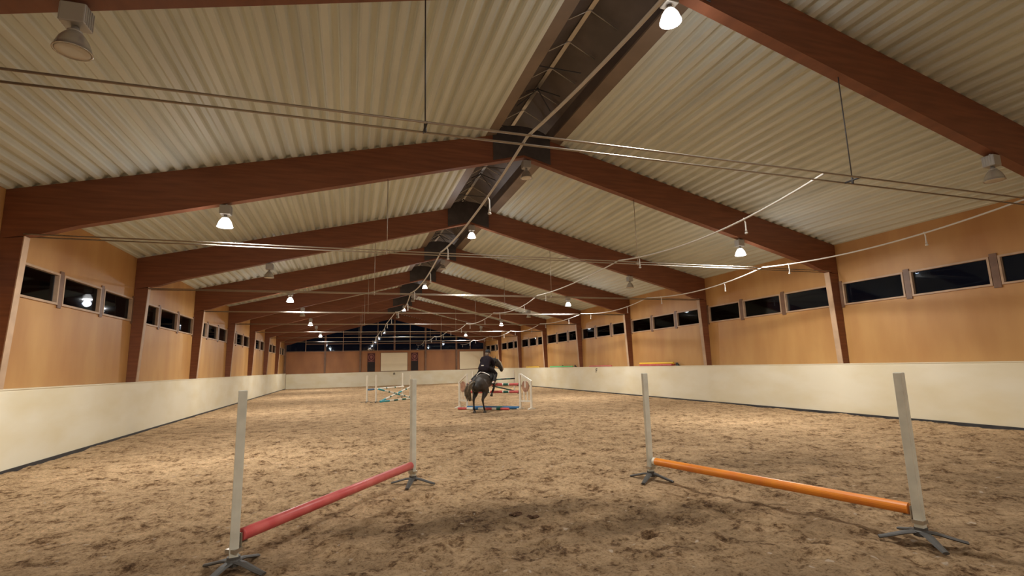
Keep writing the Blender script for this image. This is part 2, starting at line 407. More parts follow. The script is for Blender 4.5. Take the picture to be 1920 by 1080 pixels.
for i, x in enumerate(THICK):
    bm = bmesh.new(); box(bm, x-.085, x+.085, YE-.13, YE-.002, 3.51 if abs(x-4.4) < .1 else 1.41, gz(x)-.12)
    struct('trim_%d' % (3+i), bm, M_TRIMD)
bm = bmesh.new(); box(bm, XWL+.1, XW-.1, YE-.05, YE-.003, 3.40, 3.50)
struct('trim_20', bm, M_PLYD)
# end gable rafters against the glass
def rafter_bm(side, y, th=.18, x_in=0.0):
    bm = bmesh.new(); xe = XW-.004
    pts = [(x_in, 7.50-.24*x_in), (xe-XR, 7.50-.24*(xe-XR)), (xe-XR, 4.16), (9.52, 4.27), (9.0, 4.455), (x_in, 6.82-.262*x_in)]
    pts = [(XR+side*d, z) for d, z in pts]
    prism_xz(bm, pts, y-th/2, y+th/2); return bm

# ------------------------------------------------------------------ timber frames
ORD = ['nearest', 'second', 'third', 'fourth', 'fifth', 'sixth', 'seventh', 'eighth']
def frame_label(i):
    if FY[i] < 0: return 'brown laminated timber roof frame %s the camera end of the hall' % ('at' if i else 'closing')
    k = [j for j in range(len(FY)) if FY[j] > 6].index(i) if FY[i] > 6 else None
    if k is None: return 'brown laminated timber roof frame almost overhead, cut off by the top of the picture'
    return 'brown laminated timber roof frame, %s seen whole, counted from the camera' % ORD[k]
FRAMES = []
for i, y in enumerate(FY+[YE-.12]):
    if i < len(FY): lab = frame_label(i)
    else: lab = 'brown timber roof frame against the dark glazed far gable'
    t = thing('timber_frame', lab, 'roof frame', (XR, y, 0), 0, 'laminated timber roof frames'); FRAMES.append(t)
    for s in (-1, 1):
        bm = rafter_bm(s, y, .18 if i < len(FY) else .12); obj('rafter', rel(bm, (XR, y, 0)), M_BEAM, t)
        if i < len(FY):
            bm = bmesh.new(); prism_xz(bm, [(XR+s*(a-XR), z) for a, z in ((XK+.015, KH+.002), (XW-.004, KH+.002), (XW-.004, 4.158), (XK-.09, 4.20))], y-.09, y+.09)
            obj('post', rel(bm, (XR, y, 0)), M_BEAM, t)
            bm = bmesh.new(); prism_xz(bm, [(XR+s*(a-XR), z) for a, z in ((XK, KH+.002), (XK+.014, KH+.002), (XK-.091, 4.22), (XK-.105, 4.22))], y-.085, y+.085)
            obj('lit_post_face', rel(bm, (XR, y, 0)), M_TRIM, t)  # pale strip paints the lamp-lit inner face of the post
    if i < len(FY):
        bm = bmesh.new()
        arc = [(XR-.05+.76*math.cos(a), 7.34+.30*math.sin(a)) for a in [math.pi*k/14 for k in range(15)]]
        prism_xz(bm, arc+[(XR-.81, 6.66), (XR, 6.875), (XR+.71, 6.69)], y-.105, y-.0905)
        obj('apex_plate', rel(bm, (XR, y, 0)), M_SOOT, t)

# ------------------------------------------------------------------ tie rods with hangers
for i, y in enumerate(FY):
    if y < 0: continue
    z = 4.30 if y < 6 else (4.25 if y < 12 else 4.18)
    t = FRAMES[i]
    for dy in (-.12, .12):
        bm = bmesh.new(); rod(bm, (XKL+.10-XR, dy, z), (XK-.10-XR, dy, z), .0135 if y < 20 else .016, 8); obj('tie_rod', bm, M_ROD, t, True)
    for d in (-3.31, 3.14):
        bm = bmesh.new(); rod(bm, (d, 0, z-.01), (d, 0, zbot(XR+d)), .008, 6)
        rod(bm, (d, -.13, z), (d, .13, z), .014, 6); lathe(bm, [(.005, -.06), (.016, -.05), (.016, .05), (.005, .06)], (d, 0, z), 8, close=True)
        obj('hanger', bm, M_ROD if y > 6 else M_DARK, t, True)

# ------------------------------------------------------------------ sprinkler hoses lying over the tie rods
def hose(x, y0, label, seed):
    rnd = random.Random(seed); t = thing('sprinkler_pipe', label, 'water pipe', (x, y0, 4.2), 0)
    ysn = [v for v in FY if v > 0]+[YE-.2]; pts = []
    ends = [y0]+[v for v in ysn if v > y0+.5]
    def zt(v): return (4.30 if v < 6 else 4.25 if v < 12 else 4.18)+.045
    for a, b in zip(ends, ends[1:]):
        n = 14; sag = rnd.uniform(.13, .22); off = rnd.uniform(-.10, .12)
        za = zt(a) if a in ysn else 4.25; zb = zt(b) if b in FY else 4.1
        for k in range(n):
            u = k/n; pts.append((off*math.sin(math.pi*u), a+(b-a)*u-y0, za+(zb-za)*u-sag*4*u*(1-u)-4.2))
    pts.append((0, ends[-1]-y0, -.1))
    bm = bmesh.new(); loft(bm, pts, [.0175]*len(pts), 8); obj('hose', bm, M_HOSE, t, True)
    for a, b in zip(ends, ends[1:]):
        for u in ((.30, .86) if a > 0 else (.45,)):
            k = min(range(len(pts)), key=lambda q: abs(pts[q][1]-(a+(b-a)*u-y0))); p = pts[k]
            bm = bmesh.new(); loft(bm, [(p[0], p[1], p[2]+.03), (p[0]+.03, p[1], p[2]-.05), (p[0]+.03, p[1], p[2]-.17), (p[0]+.03, p[1], p[2]-.22)], [.011, .012, .012, .022], 8)
            lathe(bm, [(.006, 0), (.028, -.01), (.028, -.03), (.006, -.04)], (p[0]+.03, p[1], p[2]-.23), 8, close=True)
            obj('spray_nozzle', bm, M_HOSE, t, True)
hose(1.95, -1.0, 'grey sprinkler hose nearest the ridge, sagging over the tie rods with small drop nozzles', 1)
hose(6.62, 5.2, 'grey sprinkler hose over the middle of the right half of the hall', 2)
hose(11.35, 5.2, 'grey sprinkler hose running closest to the right wall windows', 5)

# ------------------------------------------------------------------ high-bay lamps
def lamp(x, y, ztop_, lit, label, grp):
    t = thing('high_bay_lamp', label, 'lamp', (x, y, ztop_), 0, grp)
    bm = bmesh.new(); box(bm, -.10, .10, -.09, .09, -.235, -.04, bev=.012); rod(bm, (0, 0, -.04), (0, 0, 0), .02)
    for q in range(5): box(bm, -.105, .105, -.08+.036*q, -.072+.036*q, -.225, -.05)
    obj('ballast_box', bm, M_ALU, t)
    bm = bmesh.new(); lathe(bm, [(.03, -.235), (.035, -.27), (.06, -.285), (.06, -.30)], (0, 0, 0), 16, close=True); obj('neck', bm, M_ALU, t, True)
    bm = bmesh.new(); lathe(bm, [(.06, -.30), (.085, -.33), (.115, -.38), (.135, -.44), (.142, -.48), (.150, -.482), (.150, -.49), (.138, -.49), (.130, -.44), (.11, -.38), (.08, -.335), (.055, -.305)], (0, 0, 0), 24)
    obj('reflector', bm, M_BELL_ON if lit else M_BELL, t, True)
    bm = bmesh.new(); lathe(bm, [(.004, -.492), (.07, -.496), (.125, -.492), (.136, -.486), (.125, -.48), (.004, -.478)], (0, 0, 0), 24, close=True)
    obj('lamp_glass', bm, M_LENS_ON if lit else M_LENS_OFF, t, True)
    if lit:
        ld = bpy.data.lights.new('lamp_light', 'AREA'); ld.shape = 'DISK'; ld.size = .26; ld.energy = LAMP_W; ld.color = LAMP_C; ld.spread = math.radians(178)
        lo = bpy.data.objects.new('lamp_light', ld); COL.objects.link(lo); lo.parent = t; lo.location = (0, 0, -.505)
        lp = bpy.data.lights.new('lamp_glow', 'POINT'); lp.shadow_soft_size = .12; lp.energy = LAMP_W*.13; lp.color = (.92, .93, 1.0)
        lq = bpy.data.objects.new('lamp_glow', lp); COL.objects.link(lq); lq.parent = t; lq.location = (0, 0, -.66)
fi = [v for v in FY]
rid = [v for v in FY if v > 0]
for k, y in enumerate(FY):
    lit = (k % 2 == 0)
    kk = k-2
    if kk >= 0: lab = '%s high-bay lamp under the roof ridge, %s along the ridge line' % ('lit' if lit else 'unlit', ORD[kk])
    else: lab = 'high-bay lamp under the ridge at the near end of the hall, %s' % ('lit' if lit else 'unlit')
    lamp(XR+.08, y, zbot(XR+.08), lit, lab, 'high-bay lamps under the ridge')
    lit2 = not lit
    for s, nm in ((1, 'right'), (-1, 'left')):
        x = XR+s*6.55
        if kk >= 0: lab = '%s high-bay lamp over the %s side of the hall, %s of its row' % ('lit' if lit2 else 'unlit', nm, ORD[kk])
        else: lab = '%s high-bay lamp over the %s side near the camera end' % ('lit' if lit2 else 'unlit', nm)
        lamp(x, y, zbot(x)+.003, lit2, lab, 'high-bay lamps over the %s side' % nm)

# ------------------------------------------------------------------ end wall: panels, banners, letters
def panel(x0, x1, z0, z1, label):
    t = thing('wall_panel', label, 'panel', ((x0+x1)/2, YE, z0)); h = (x1-x0)/2; v = z1-z0
    bm = bmesh.new(); box(bm, -h, h, -.04, -.004, 0, v, bev=.004); obj('board', bm, M_CREAM, t)
    bm = bmesh.new()
    for q in ((-h-.03, h+.03, v, v+.03), (-h-.03, h+.03, -.03, 0), (-h-.03, -h, 0, v), (h, h+.03, 0, v)): box(bm, q[0], q[1], -.05, -.004, q[2], q[3])
    obj('edge_strip', bm, M_TRIMD, t)
panel(3.05, 5.72, 1.46, 3.31, 'square cream panel on the far wall between the two dark banners')
panel(11.27, 13.90, 1.46, 3.33, 'cream panel on the far wall beside the right corner, behind the rider')
def banner(x0, x1, label):
    z0, z1 = 1.45, 3.30; t = thing('banner', label, 'banner', ((x0+x1)/2, YE-.02, z0), 0, 'banners on the far wall'); h = (x1-x0)/2; v = z1-z0
    bm = bmesh.new(); box(bm, -h, h, -.012, 0, 0, v*.52); obj('lower_cloth', bm, M_BAND, t)
    bm = bmesh.new(); box(bm, -h, h, -.012, 0, v*.52, v); obj('upper_cloth', bm, M_BANR, t)
    bm = bmesh.new(); n = 28; cz = v*.78; rr = .30
    a = [[bm.verts.new((r*math.cos(2*math.pi*k/n), -.016, cz+r*1.12*math.sin(2*math.pi*k/n))) for k in range(n)] for r in (rr, rr*.80)]
    for k in range(n): bm.faces.new((a[0][k], a[0][(k+1) % n], a[1][(k+1) % n], a[1][k]))
    sh = [(-.11, .17), (.11, .17), (.13, -.02), (.06, -.14), (0, -.19), (-.06, -.14), (-.13, -.02)]
    bm.faces.new([bm.verts.new((x, -.016, cz+z)) for x, z in sh]); box(bm, -.03, .03, -.017, -.012, cz-rr*1.12-.1, cz-rr*1.05)
    obj('emblem', bm, M_BANE, t)
    bm = bmesh.new()
    for k in range(8):                                      # blurred line of lettering, letters unreadable in the photo
        u = -h*.72+k*h*1.44/8; box(bm, u, u+.045, -.0165, -.0125, v*.52+.03, v*.52+.11); 
    obj('lettering', bm, M_BANE, t)
banner(1.73, 2.47, 'left dark red banner with a round pale emblem on the far wall')
banner(6.10, 6.84, 'dark red banner with a round pale emblem, right of the square cream panel')
def letter(name, strokes, M, label):
    bm = bmesh.new()
    for (x0, x1, z0, z1) in strokes: box(bm, x0, x1, -.008, 0, z0, z1)
    o = obj(name, bm, M_LETT); o.matrix_world = M; tag(o, label, 'letter'); return o
letter('arena_letter', [(-.09, -.04, -.12, .12), (-.04, .10, .075, .12), (-.04, .06, -.02, .025)],
       Matrix.Translation((XK-.002, 26.67, 1.25)) @ Matrix.Rotation(-math.pi/2, 4, 'Z'), 'small black letter F on the cream kick wall along the right side')
letter('arena_letter', [(-.09, -.045, -.12, .06), (.045, .09, -.12, .06), (-.06, .06, .05, .11), (-.045, .045, -.04, .0)],
       Matrix.Translation((4.38, YE-.252, 1.17)), 'small black arena letter on the cream kick wall of the far end')

# ------------------------------------------------------------------ poles stored on the kick wall ledge
def ledge_pole(y0, y1, z, m, label, x=XK+.07, r=.045, name='jump_pole', grp='spare poles on the right wall ledge'):
    bm = bmesh.new(); loft(bm, [(0, 0, 0), (0, y1-y0, 0)], [r, r], 14); o = obj(name, bm, m, smooth=False); o.location = (x, y0, z)
    tag(o, label, 'pole', grp); return o
ledge_pole(19.45, 22.1, KH+.048, M_RED, 'red spare pole on the right wall ledge, under the yellow one')
ledge_pole(19.45, 22.0, KH+.048, M_RED, 'red spare pole against the wall, hidden behind the stacked yellow and red poles', XK+.168)
ledge_pole(19.40, 22.15, KH+.130, M_YEL, 'yellow spare pole lying on top of the red poles on the ledge', XK+.119, r=.048)
ledge_pole(25.0, 27.7, KH+.042, M_RED, 'red spare pole lying alone on the right wall ledge below the windows', r=.038)
ledge_pole(30.1, 34.0, KH+.045, M_LGRN, 'bright green spare pole on the right wall ledge', r=.042)
ledge_pole(36.3, 39.2, KH+.048, M_YEL, 'yellow spare pole on the right wall ledge, farthest from the camera', r=.045)
for (y, lab) in ((19.1, 'black jump cup on the ledge beside the yellow pole end'), (29.8, 'black jump cup on the ledge at the near end of the green pole'), (31.8, 'black jump cup beside the middle of the green pole')):
    t = thing('jump_cup', lab, 'jump cup', (XK+.13, y, KH), 0, 'loose jump cups on the ledge')
    bm = bmesh.new(); box(bm, -.05, .05, -.09, .09, .001, .03); box(bm, -.05, -.035, -.09, .09, .03, .14); obj('bracket', bm, M_BLK, t)
    bm = bmesh.new(); loft(bm, [(-.03, -.07, .09), (.03, -.04, .04), (.04, .04, .04), (-.03, .07, .09)], [.012]*4, 8, Vector((0, 0, 1))); obj('cup_hook', bm, M_BLK, t)

# ------------------------------------------------------------------ sand-side show-jumping stands
def stand(x, y, rz, label, cup_z, cup_dir, lean=0):
    t = thing('jump_stand', label, 'jump stand', (x, y, 0), rz, 'white single-post jump stands')
    bm = bmesh.new(); box(bm, -.036, .036, -.036, .036, .06, 1.495, bev=.006)
    box(bm, -.012, .012, -.0375, -.036, .2, 1.45); obj('post', bm, M_POSTG, t)
    for k in range(4):
        a = math.radians(45+90*k+(8, -6, 4, -3)[k]); bm = bmesh.new(); c, s = math.cos(a), math.sin(a)
        q = [(.02, .085, .045), (.12, .07, .040), (.24, .035, .034), (.33, .012, .028)]
        loft(bm, [(c*r, s*r, z) for r, z, w_ in q], [(w_, .014) for r, z, w_ in q], 8, Vector((-s, c, 0)))
        obj('foot', bm, M_RUB, t, False)
    bm = bmesh.new(); lathe(bm, [(.062, .05), (.066, .09), (.052, .10), (.052, .12)], (0, 0, 0), 16, close=True); obj('socket', bm, M_RUB, t)
    c = Matrix.Rotation(cup_dir-rz, 4, 'Z')
    bm = bmesh.new(); box(bm, .048, .056, -.028, .028, cup_z-.12, cup_z+.02, M=c); box(bm, .056, .12, -.025, .025, cup_z-.072, cup_z-.062, M=c); box(bm, .11, .12, -.025, .025, cup_z-.062, cup_z-.03, M=c)
    box(bm, -.045, .048, -.05, .05, cup_z-.12, cup_z-.09, M=c)
    obj('jump_cup', bm, M_GALV, t)
    return t
A = Vector((.91, 7.58)); dA = Vector((-.87, -1.24)).normalized()      # the red pole runs to camera-left
zR = .275
bm = bmesh.new(); p0 = A+dA*.07+Vector((.0, -.0)); L_ = 3.0
a3 = (0, 0, 0); b3 = (dA.x*L_, dA.y*L_, 0)
loft(bm, [a3, (dA.x*.004, dA.y*.004, 0), (dA.x*(L_-.004), dA.y*(L_-.004), 0), b3], [.045, .053, .053, .045], 20)
o = obj('jump_pole', bm, M_RED, smooth=True); o.location = (p0.x, p0.y, zR-.005); tag(o, 'thick faded red pole resting low on the left white stand', 'pole')
stand(A.x, A.y, .35, 'white single-post stand with black splayed feet holding the end of the red pole', zR+0, math.atan2(dA.y, dA.x))
B2 = A+dA*(L_+.14)
stand(B2.x, B2.y, .2, 'white single-post stand at the near left end of the red pole', zR, math.atan2(-dA.y, -dA.x))
Bp = Vector((4.12, 6.42)); dB = Vector((.50, -.86)).normalized()
dB = Vector((.26, -.97)).normalized(); p0 = Bp+dB*.07
bm = bmesh.new(); loft(bm, [(0, 0, 0), (dB.x*.04, dB.y*.04, 0)], [.05, .05], 20, mi=1); loft(bm, [(dB.x*.04, dB.y*.04, 0), (dB.x*L_, dB.y*L_, 0)], [.0502, .0502], 20)
o = obj('jump_pole', bm, [M_ORG, M_WHITE]); o.location = (p0.x, p0.y, zR-.01); tag(o, 'orange pole with a pale tip resting low on the right white stand', 'pole')
stand(Bp.x, Bp.y, -.2, 'white single-post stand with black feet holding the end of the orange pole', zR, math.atan2(dB.y, dB.x))
B2 = Bp+dB*(L_+.14)
stand(B2.x, B2.y, .2, 'white single-post stand at the near right end of the orange pole', zR, math.atan2(-dB.y, -dB.x))

# striped poles
def striped(a, b, r, segs, label, name='jump_pole', grp=None, sub=14):
    """segs: list of (length fraction, material)"""
    a, b = Vector(a), Vector(b); d = b-a; mats = []
    for _, m in segs:
        if m not in mats: mats.append(m)
    bm = bmesh.new(); u = 0; tot = sum(s for s, _ in segs)
    for s, m in segs:
        v = u+s/tot; loft(bm, [d*u, d*v], [r, r], sub, Vector((0, 0, 1)) , mi=mats.index(m)); u = v
    bmesh.ops.remove_doubles(bm, verts=bm.verts, dist=1e-4)
    o = obj(name, bm, mats); o.location = a; tag(o, label, 'pole', grp); return o

# ------------------------------------------------------------------ jump the horse is at: two white wings, red poles, ground poles
PL, PR = Vector((4.56, 20.08)), Vector((6.33, 18.58)); u = (PR-PL).normalized()
def wing(inner, outer, label, white_panel=False):
    d = outer-inner; ln = d.length; ang = math.atan2(d.y, d.x)
    t = thing('jump_wing', label, 'jump wing', (inner.x, inner.y, 0), ang, 'white jump wings')
    bm = bmesh.new(); box(bm, -.035, .035, -.035, .035, 0, 1.36, bev=.005); obj('inner_post', bm, M_WHITE, t)
    bm = bmesh.new(); box(bm, ln-.035, ln+.035, -.035, .035, 0, 1.04, bev=.005); obj('outer_post', bm, M_WHITE, t)
    bm = bmesh.new(); prism_xz(bm, [(.035, 1.30), (.035, 1.36), (ln+.035, 1.075), (ln+.035, 1.04), (ln-.035, 1.04)], -.025, .025); obj('top_rail', bm, M_WHITE, t)
    bm = bmesh.new(); box(bm, .035, ln-.035, -.022, .022, .27, .33); obj('cross_bar', bm, M_WHITE, t)
    for q in (.36, .66):
        bm = bmesh.new(); box(bm, ln*q-.02, ln*q+.02, -.012, .012, .33, .66); obj('slat', bm, M_WHITE, t)
    bm = bmesh.new(); n = 26; cz, rx, rz_ = .86, ln*.31, .215
    prism_xz(bm, [(ln*.5+rx*math.cos(2*math.pi*k/n), cz+rz_*math.sin(2*math.pi*k/n)) for k in range(n)], -.02, .02); ov = obj('oval_board', bm, mat('tan_oval_board', (.50, .30, .20), .5, col2=(.30, .15, .11), scale=7), t)
    bm = bmesh.new()
    e = [(ln*.5+rx*.62*math.cos(2*math.pi*k/n), cz+rz_*.70*math.sin(2*math.pi*k/n)) for k in range(n)]
    if white_panel: prism_xz(bm, [(ln*.5-.028, cz-.05), (ln*.5+.028, cz-.05), (ln*.5+.028, cz+.215), (ln*.5-.028, cz+.215)], -.026, .026)
    else:
        a = [[bm.verts.new((ln*.5+rx*s*math.cos(2*math.pi*k/n), -.0215, cz+rz_*s*math.sin(2*math.pi*k/n))) for k in range(n)] for s in (.98, .78)]
        for k in range(n): bm.faces.new((a[0][k], a[0][(k+1) % n], a[1][(k+1) % n], a[1][k]))
        prism_xz(bm, [(ln*.5-.05, cz-.10), (ln*.5+.05, cz-.10), (ln*.5+.06, cz+.02), (ln*.5, cz+.12), (ln*.5-.06, cz+.02)], -.0225, -.0205)
    obj('board_emblem', bm, M_WHITE if white_panel else mat('mauve_print', (.30, .17, .17), .6), ov)
    for q, nm in ((0, 'foot'), (ln, 'foot')):
        bm = bmesh.new(); prism_x = [(-.22, 0), (.22, 0), (.22, .03), (.04, .07), (-.04, .07), (-.22, .03)]
        a_ = [bm.verts.new((q-.028, y, z)) for y, z in prism_x]; b_ = [bm.verts.new((q+.028, y, z)) for y, z in prism_x]
        bm.faces.new(a_); bm.faces.new(b_[::-1])
        for k in range(6): bm.faces.new((a_[k], b_[k], b_[(k+1) % 6], a_[(k+1) % 6]))
        obj(nm, bm, M_WHITE, t)
    for z in (.94, .655):
        bm = bmesh.new(); box(bm, -.10, -.037, -.04, .04, z-.07, z-.058); box(bm, -.044, -.036, -.04, .04, z-.058, z+.05); box(bm, -.10, -.09, -.04, .04, z-.058, z-.03); obj('jump_cup', bm, M_DARK, t)
    return t
wing(PL, Vector((4.35, 20.56)), 'white wooden jump wing with a tan oval board, left of the horse')
wing(PR, Vector((6.63, 18.16)), 'white wooden jump wing with a part-white oval board, right of the horse', True)
SEG = [(.40, M_RED), (.04, M_WHITE), (.18, M_RED), (.08, M_WHITE), (.20, M_GRN), (.04, M_WHITE), (.50, M_RED), (.04, M_WHITE), (.20, M_GRN), (.04, M_WHITE), (.36, M_RED)]
j0 = PL+u*.055; j1 = PR-u*.055
striped((j0.x, j0.y, .935), (j1.x, j1.y, .935), .05, SEG, 'upper red, white and dark green pole between the white wings')
striped((j0.x, j0.y, .65), (j1.x, j1.y, .65), .05, SEG, 'lower red, white and dark green pole between the white wings')
nrm = Vector((-u.y, u.x))*-1          # towards the camera side
if nrm.dot(Vector((-4.7, -18.9))) < 0: nrm = -nrm
g0 = PL+nrm*.12+u*.08; g1 = PR+nrm*.12-u*.02
striped((g0.x, g0.y, .055), (g1.x, g1.y, .055), .058, [(1.6, M_BLUE), (.28, M_TEAL), (.8, M_BLUE)], 'thick blue pole lying on the sand between the white wings')
g0 = PL+nrm*.55-u*.10; g1 = PR+nrm*.55-u*.25
striped((g0.x, g0.y, .045), (g1.x, g1.y, .045), .048, [(.5, M_RED), (.35, M_WHITE), (.3, M_BLUE), (.4, M_WHITE), (.35, M_RED), (.25, M_WHITE), (.22, M_GRN), (.45, M_RED)], 'red, white and blue ground pole on the sand nearest the horse hooves')

# ------------------------------------------------------------------ other jumps on slim white stands
def slim(x, y, h, label, r=.035):
    t = thing('jump_stand', label, 'jump stand', (x, y, 0), .6, 'slim white stands of the distant jumps')
    bm = bmesh.new(); box(bm, -r, r, -r, r, .03, h, bev=.006); obj('post', bm, M_WHITE, t)
    for k in range(4):
        a = math.pi/4+k*math.pi/2; c, s = math.cos(a), math.sin(a); bm = bmesh.new()
        loft(bm, [(c*.02, s*.02, .05), (c*.16, s*.16, .035), (c*.30, s*.30, .012)], [(.03, .012)]*3, 6, Vector((-s, c, 0))); obj('foot', bm, M_RUB, t)
S1, S2, S3, S4 = (.88, 26.75), (1.31, 26.4), (2.98, 30.2), (3.24, 28.4)
slim(*S1, 1.36, 'slim white stand, leftmost of the crossed-pole jump on the left')
slim(*S2, 1.38, 'slim white stand where the crossed teal poles start, second from left')
slim(*S3, 1.40, 'slim white stand behind the crossed poles of the left jump')
slim(*S4, 1.28, 'slim white stand of the left jump, half hidden by the near white post')
WB = [(.6, M_TEAL), (.3, M_WHITE), (.3, M_GRN), (.3, M_WHITE), (.3, M_GRN), (.3, M_WHITE), (.4, M_TEAL)]
WB2 = [(.45, M_TEAL), (.35, M_WHITE), (.14, M_GRN), (.35, M_WHITE), (.14, M_GRN), (.12, M_WHITE), (.32, M_TEAL), (.35, M_WHITE), (.14, M_GRN), (.35, M_WHITE), (.3, M_GRN)]
off = .09
def off2(p, d): return (p[0]+d[0], p[1]+d[1])
uu = Vector((S3[0]-S1[0], S3[1]-S1[1])).normalized(); nn = Vector((uu.y, -uu.x))*.085
striped((S1[0]+nn.x, S1[1]+nn.y, .64), (S3[0]+nn.x, S3[1]+nn.y, .62), .045, [(.5, M_BLUE), (1.2, M_WHITE), (.15, M_GRN), (.8, M_WHITE), (.15, M_GRN), (1.0, M_WHITE)], 'mostly white level pole at the back of the left crossed jump')
uu = Vector((S4[0]-S2[0], S4[1]-S2[1])).normalized(); nn = Vector((uu.y, -uu.x))*.085
striped((S2[0]+nn.x+uu.x*.1, S2[1]+nn.y+uu.y*.1, .66), (S4[0]+nn.x, S4[1]+nn.y, .06), .045, WB2, 'teal and white pole sloping down to the right in the left crossed jump')
nn *= 2.15
striped((S2[0]+nn.x+uu.x*.1, S2[1]+nn.y+uu.y*.1, .05), (S4[0]+nn.x, S4[1]+nn.y, .70), .045, WB2, 'teal and white pole sloping up to the right in the left crossed jump')
nn *= 1.6
striped((S2[0]+nn.x, S2[1]+nn.y, .045), (S4[0]+nn.x, S4[1]+nn.y, .045), .045, WB, 'teal and white pole lying on the sand under the left crossed jump')
T1, T2 = (10.25, 31.2), (7.55, 31.5)
slim(*T1, 1.38, 'slim white stand seen between the red poles and the right white wing')
slim(*T2, 1.38, 'slim white stand of the far jump hidden behind horse and rider')
BW = [(.35, M_GRN), (.25, M_BLK), (.35, M_GRN), (.25, M_WHITE), (.35, M_BLK), (.25, M_GRN), (.3, M_BLK), (.25, M_GRN), (.3, M_BLK)]
striped((T2[0], T2[1]-.11, .78), (T1[0], T1[1]-.11, .84), .045, BW, 'dark striped level pole of the far jump beyond the red poles')
striped((T2[0], T2[1]-.18, .72), (T1[0]-.1, T1[1]-.18, .06), .045, BW, 'dark striped sloping pole of the far jump, seen between the red poles')
striped((T2[0], T2[1]-.45, .045), (T1[0], T1[1]-.45, .045), .045, [(.5, M_WHITE), (.3, M_RED), (.4, M_BLK), (.5, M_LGRN), (.4, M_WHITE), (.4, M_RED)], 'multicoloured pole lying on the sand under the far jump')

# ------------------------------------------------------------------ horse
M_COAT = mat('dark_bay_coat', (.036, .027, .021), .55, col2=(.012, .009, .007), scale=2.2, bump=.05, bscale=90, lo=.35, hi=.6)
M_HAIRD = mat('grey_brown_tail_hair', (.22, .175, .12), .6, col2=(.07, .055, .04), scale=9, stretch=(3, 3, .6))
M_MANE = mat('black_mane_hair', (.012, .010, .009), .55)
M_HOOF = mat('dark_hoof', (.05, .042, .035), .45)
M_TAN = mat('tan_brown_muzzle', (.20, .13, .085), .5)
M_LEATH = mat('black_leather', (.018, .015, .014), .65, spec=.25)
M_CLOTH = mat('black_saddle_cloth', (.02, .02, .023), .8)
M_WTRIM = mat('white_cloth_trim', (.80, .78, .74), .7)
M_SKIN = mat('skin', (.58, .36, .26), .5)
M_JACK = mat('black_riding_jacket', (.018, .013, .018), .85, var=.3, scale=6, bump=.1, spec=.12)
M_BREE = mat('dark_breeches', (.020, .017, .018), .85, spec=.12)
M_HELM = mat('black_helmet_shell', (.018, .018, .02), .6, spec=.2)
M_HAIR = mat('brown_hair', (.10, .06, .035), .5)
HA = math.radians(14.1+25); HP = (4.52, 17.95, 0)
horse = thing('horse', 'dark bay horse seen from behind, rising off its hind legs towards the jump poles', 'horse', HP, -HA); horse.scale = (1.02, .93, .93)
bm = bmesh.new()
def tub(pts, rad, n=16, ref=Vector((1, 0, 0))): loft(bm, pts, rad, n, ref, round_caps=True)
tub([(0,-.24,.98), (0,-.16,1.03), (0,0,1.09), (0,.3,1.15), (0,.6,1.23), (0,.88,1.34), (0,1.12,1.45), (0,1.26,1.50)],
    [(.15,.20), (.235,.26), (.285,.315), (.285,.315), (.30,.325), (.285,.35), (.235,.33), (.16,.25)], 20)
tub([(0,1.02,1.50), (0,1.22,1.60), (0,1.38,1.77), (0,1.50,1.91), (0,1.58,2.00)], [(.17,.28), (.12,.22), (.092,.175), (.080,.14), (.075,.11)])
tub([(.0,1.56,2.03), (.05,1.66,1.99), (.12,1.75,1.86), (.18,1.81,1.70), (.21,1.84,1.59)], [(.09,.105), (.105,.135), (.088,.112), (.066,.078), (.062,.064)])
tub([(.04,1.61,1.88), (.09,1.68,1.80)], [(.075,.075), (.055,.055)])                       # cheek
for s, hx, hy, kx in ((-1, -.20, .0, -.17), (1, .17, .08, .18)):
    tub([(s*.13,.02,1.14), (s*.17,.10,.98), (s*.20,.17,.83), (s*.19,.10,.70), ((s*.19+kx)/2,-.03,.58), (kx,-.10+hy*.3,.49), (kx,-.085+hy*.4,.42), ((kx+hx)/2,-.04+hy*.6,.28), (hx,.0+hy,.16), (hx,.045+hy,.10)],
        [(.15,.22), (.155,.235), (.125,.19), (.085,.135), (.055,.085), (.047,.062), (.036,.046), (.029,.035), (.036,.042), (.036,.040)], 14)
    tub([(s*.15,1.02,1.36), (s*.17,1.06,1.20), (s*.16,1.12,1.06), (s*.15,1.17,.95), (s*.15,1.10,.86), (s*.145,1.0,.76), (s*.14,.95,.71), (s*.14,.93,.66)],
        [(.09,.17), (.085,.125), (.058,.075), (.045,.052), (.034,.036), (.028,.030), (.035,.037), (.032,.034)], 14)
    tub([(s*.055,1.57,2.08), (s*.07,1.59,2.15), (s*.072,1.605,2.21)], [(.03,.02), (.026,.016), (.008,.006)], 10)   # ears
body = obj('body', bm, M_COAT, horse, True); bake(body, .016, 5)
for s, hx, hy in ((-1, -.20, .0), (1, .17, .08)):
    bm = bmesh.new(); c = (hx, hy+.06, 0)
    lathe(bm, [(.062, .0), (.060, .02), (.048, .075), (.040, .085)], c, 16, close=True); bmesh.ops.translate(bm, vec=(0, 0, -.012), verts=bm.verts); obj('hoof', bm, M_HOOF, horse, True)
    bm = bmesh.new(); loft(bm, [(s*.14, .935, .675), (s*.14, .905, .63), (s*.14, .88, .59)], [.038, .048, .054], 14); obj('hoof', bm, M_HOOF, horse, True)
    bm = bmesh.new(); loft(bm, [(s*.15, 1.115, .885), (s*.145, 1.04, .80), (s*.142, .98, .74)], [.046, .042, .044], 14, Vector((1, 0, 0))); obj('leg_boot', bm, M_LEATH, horse, True)
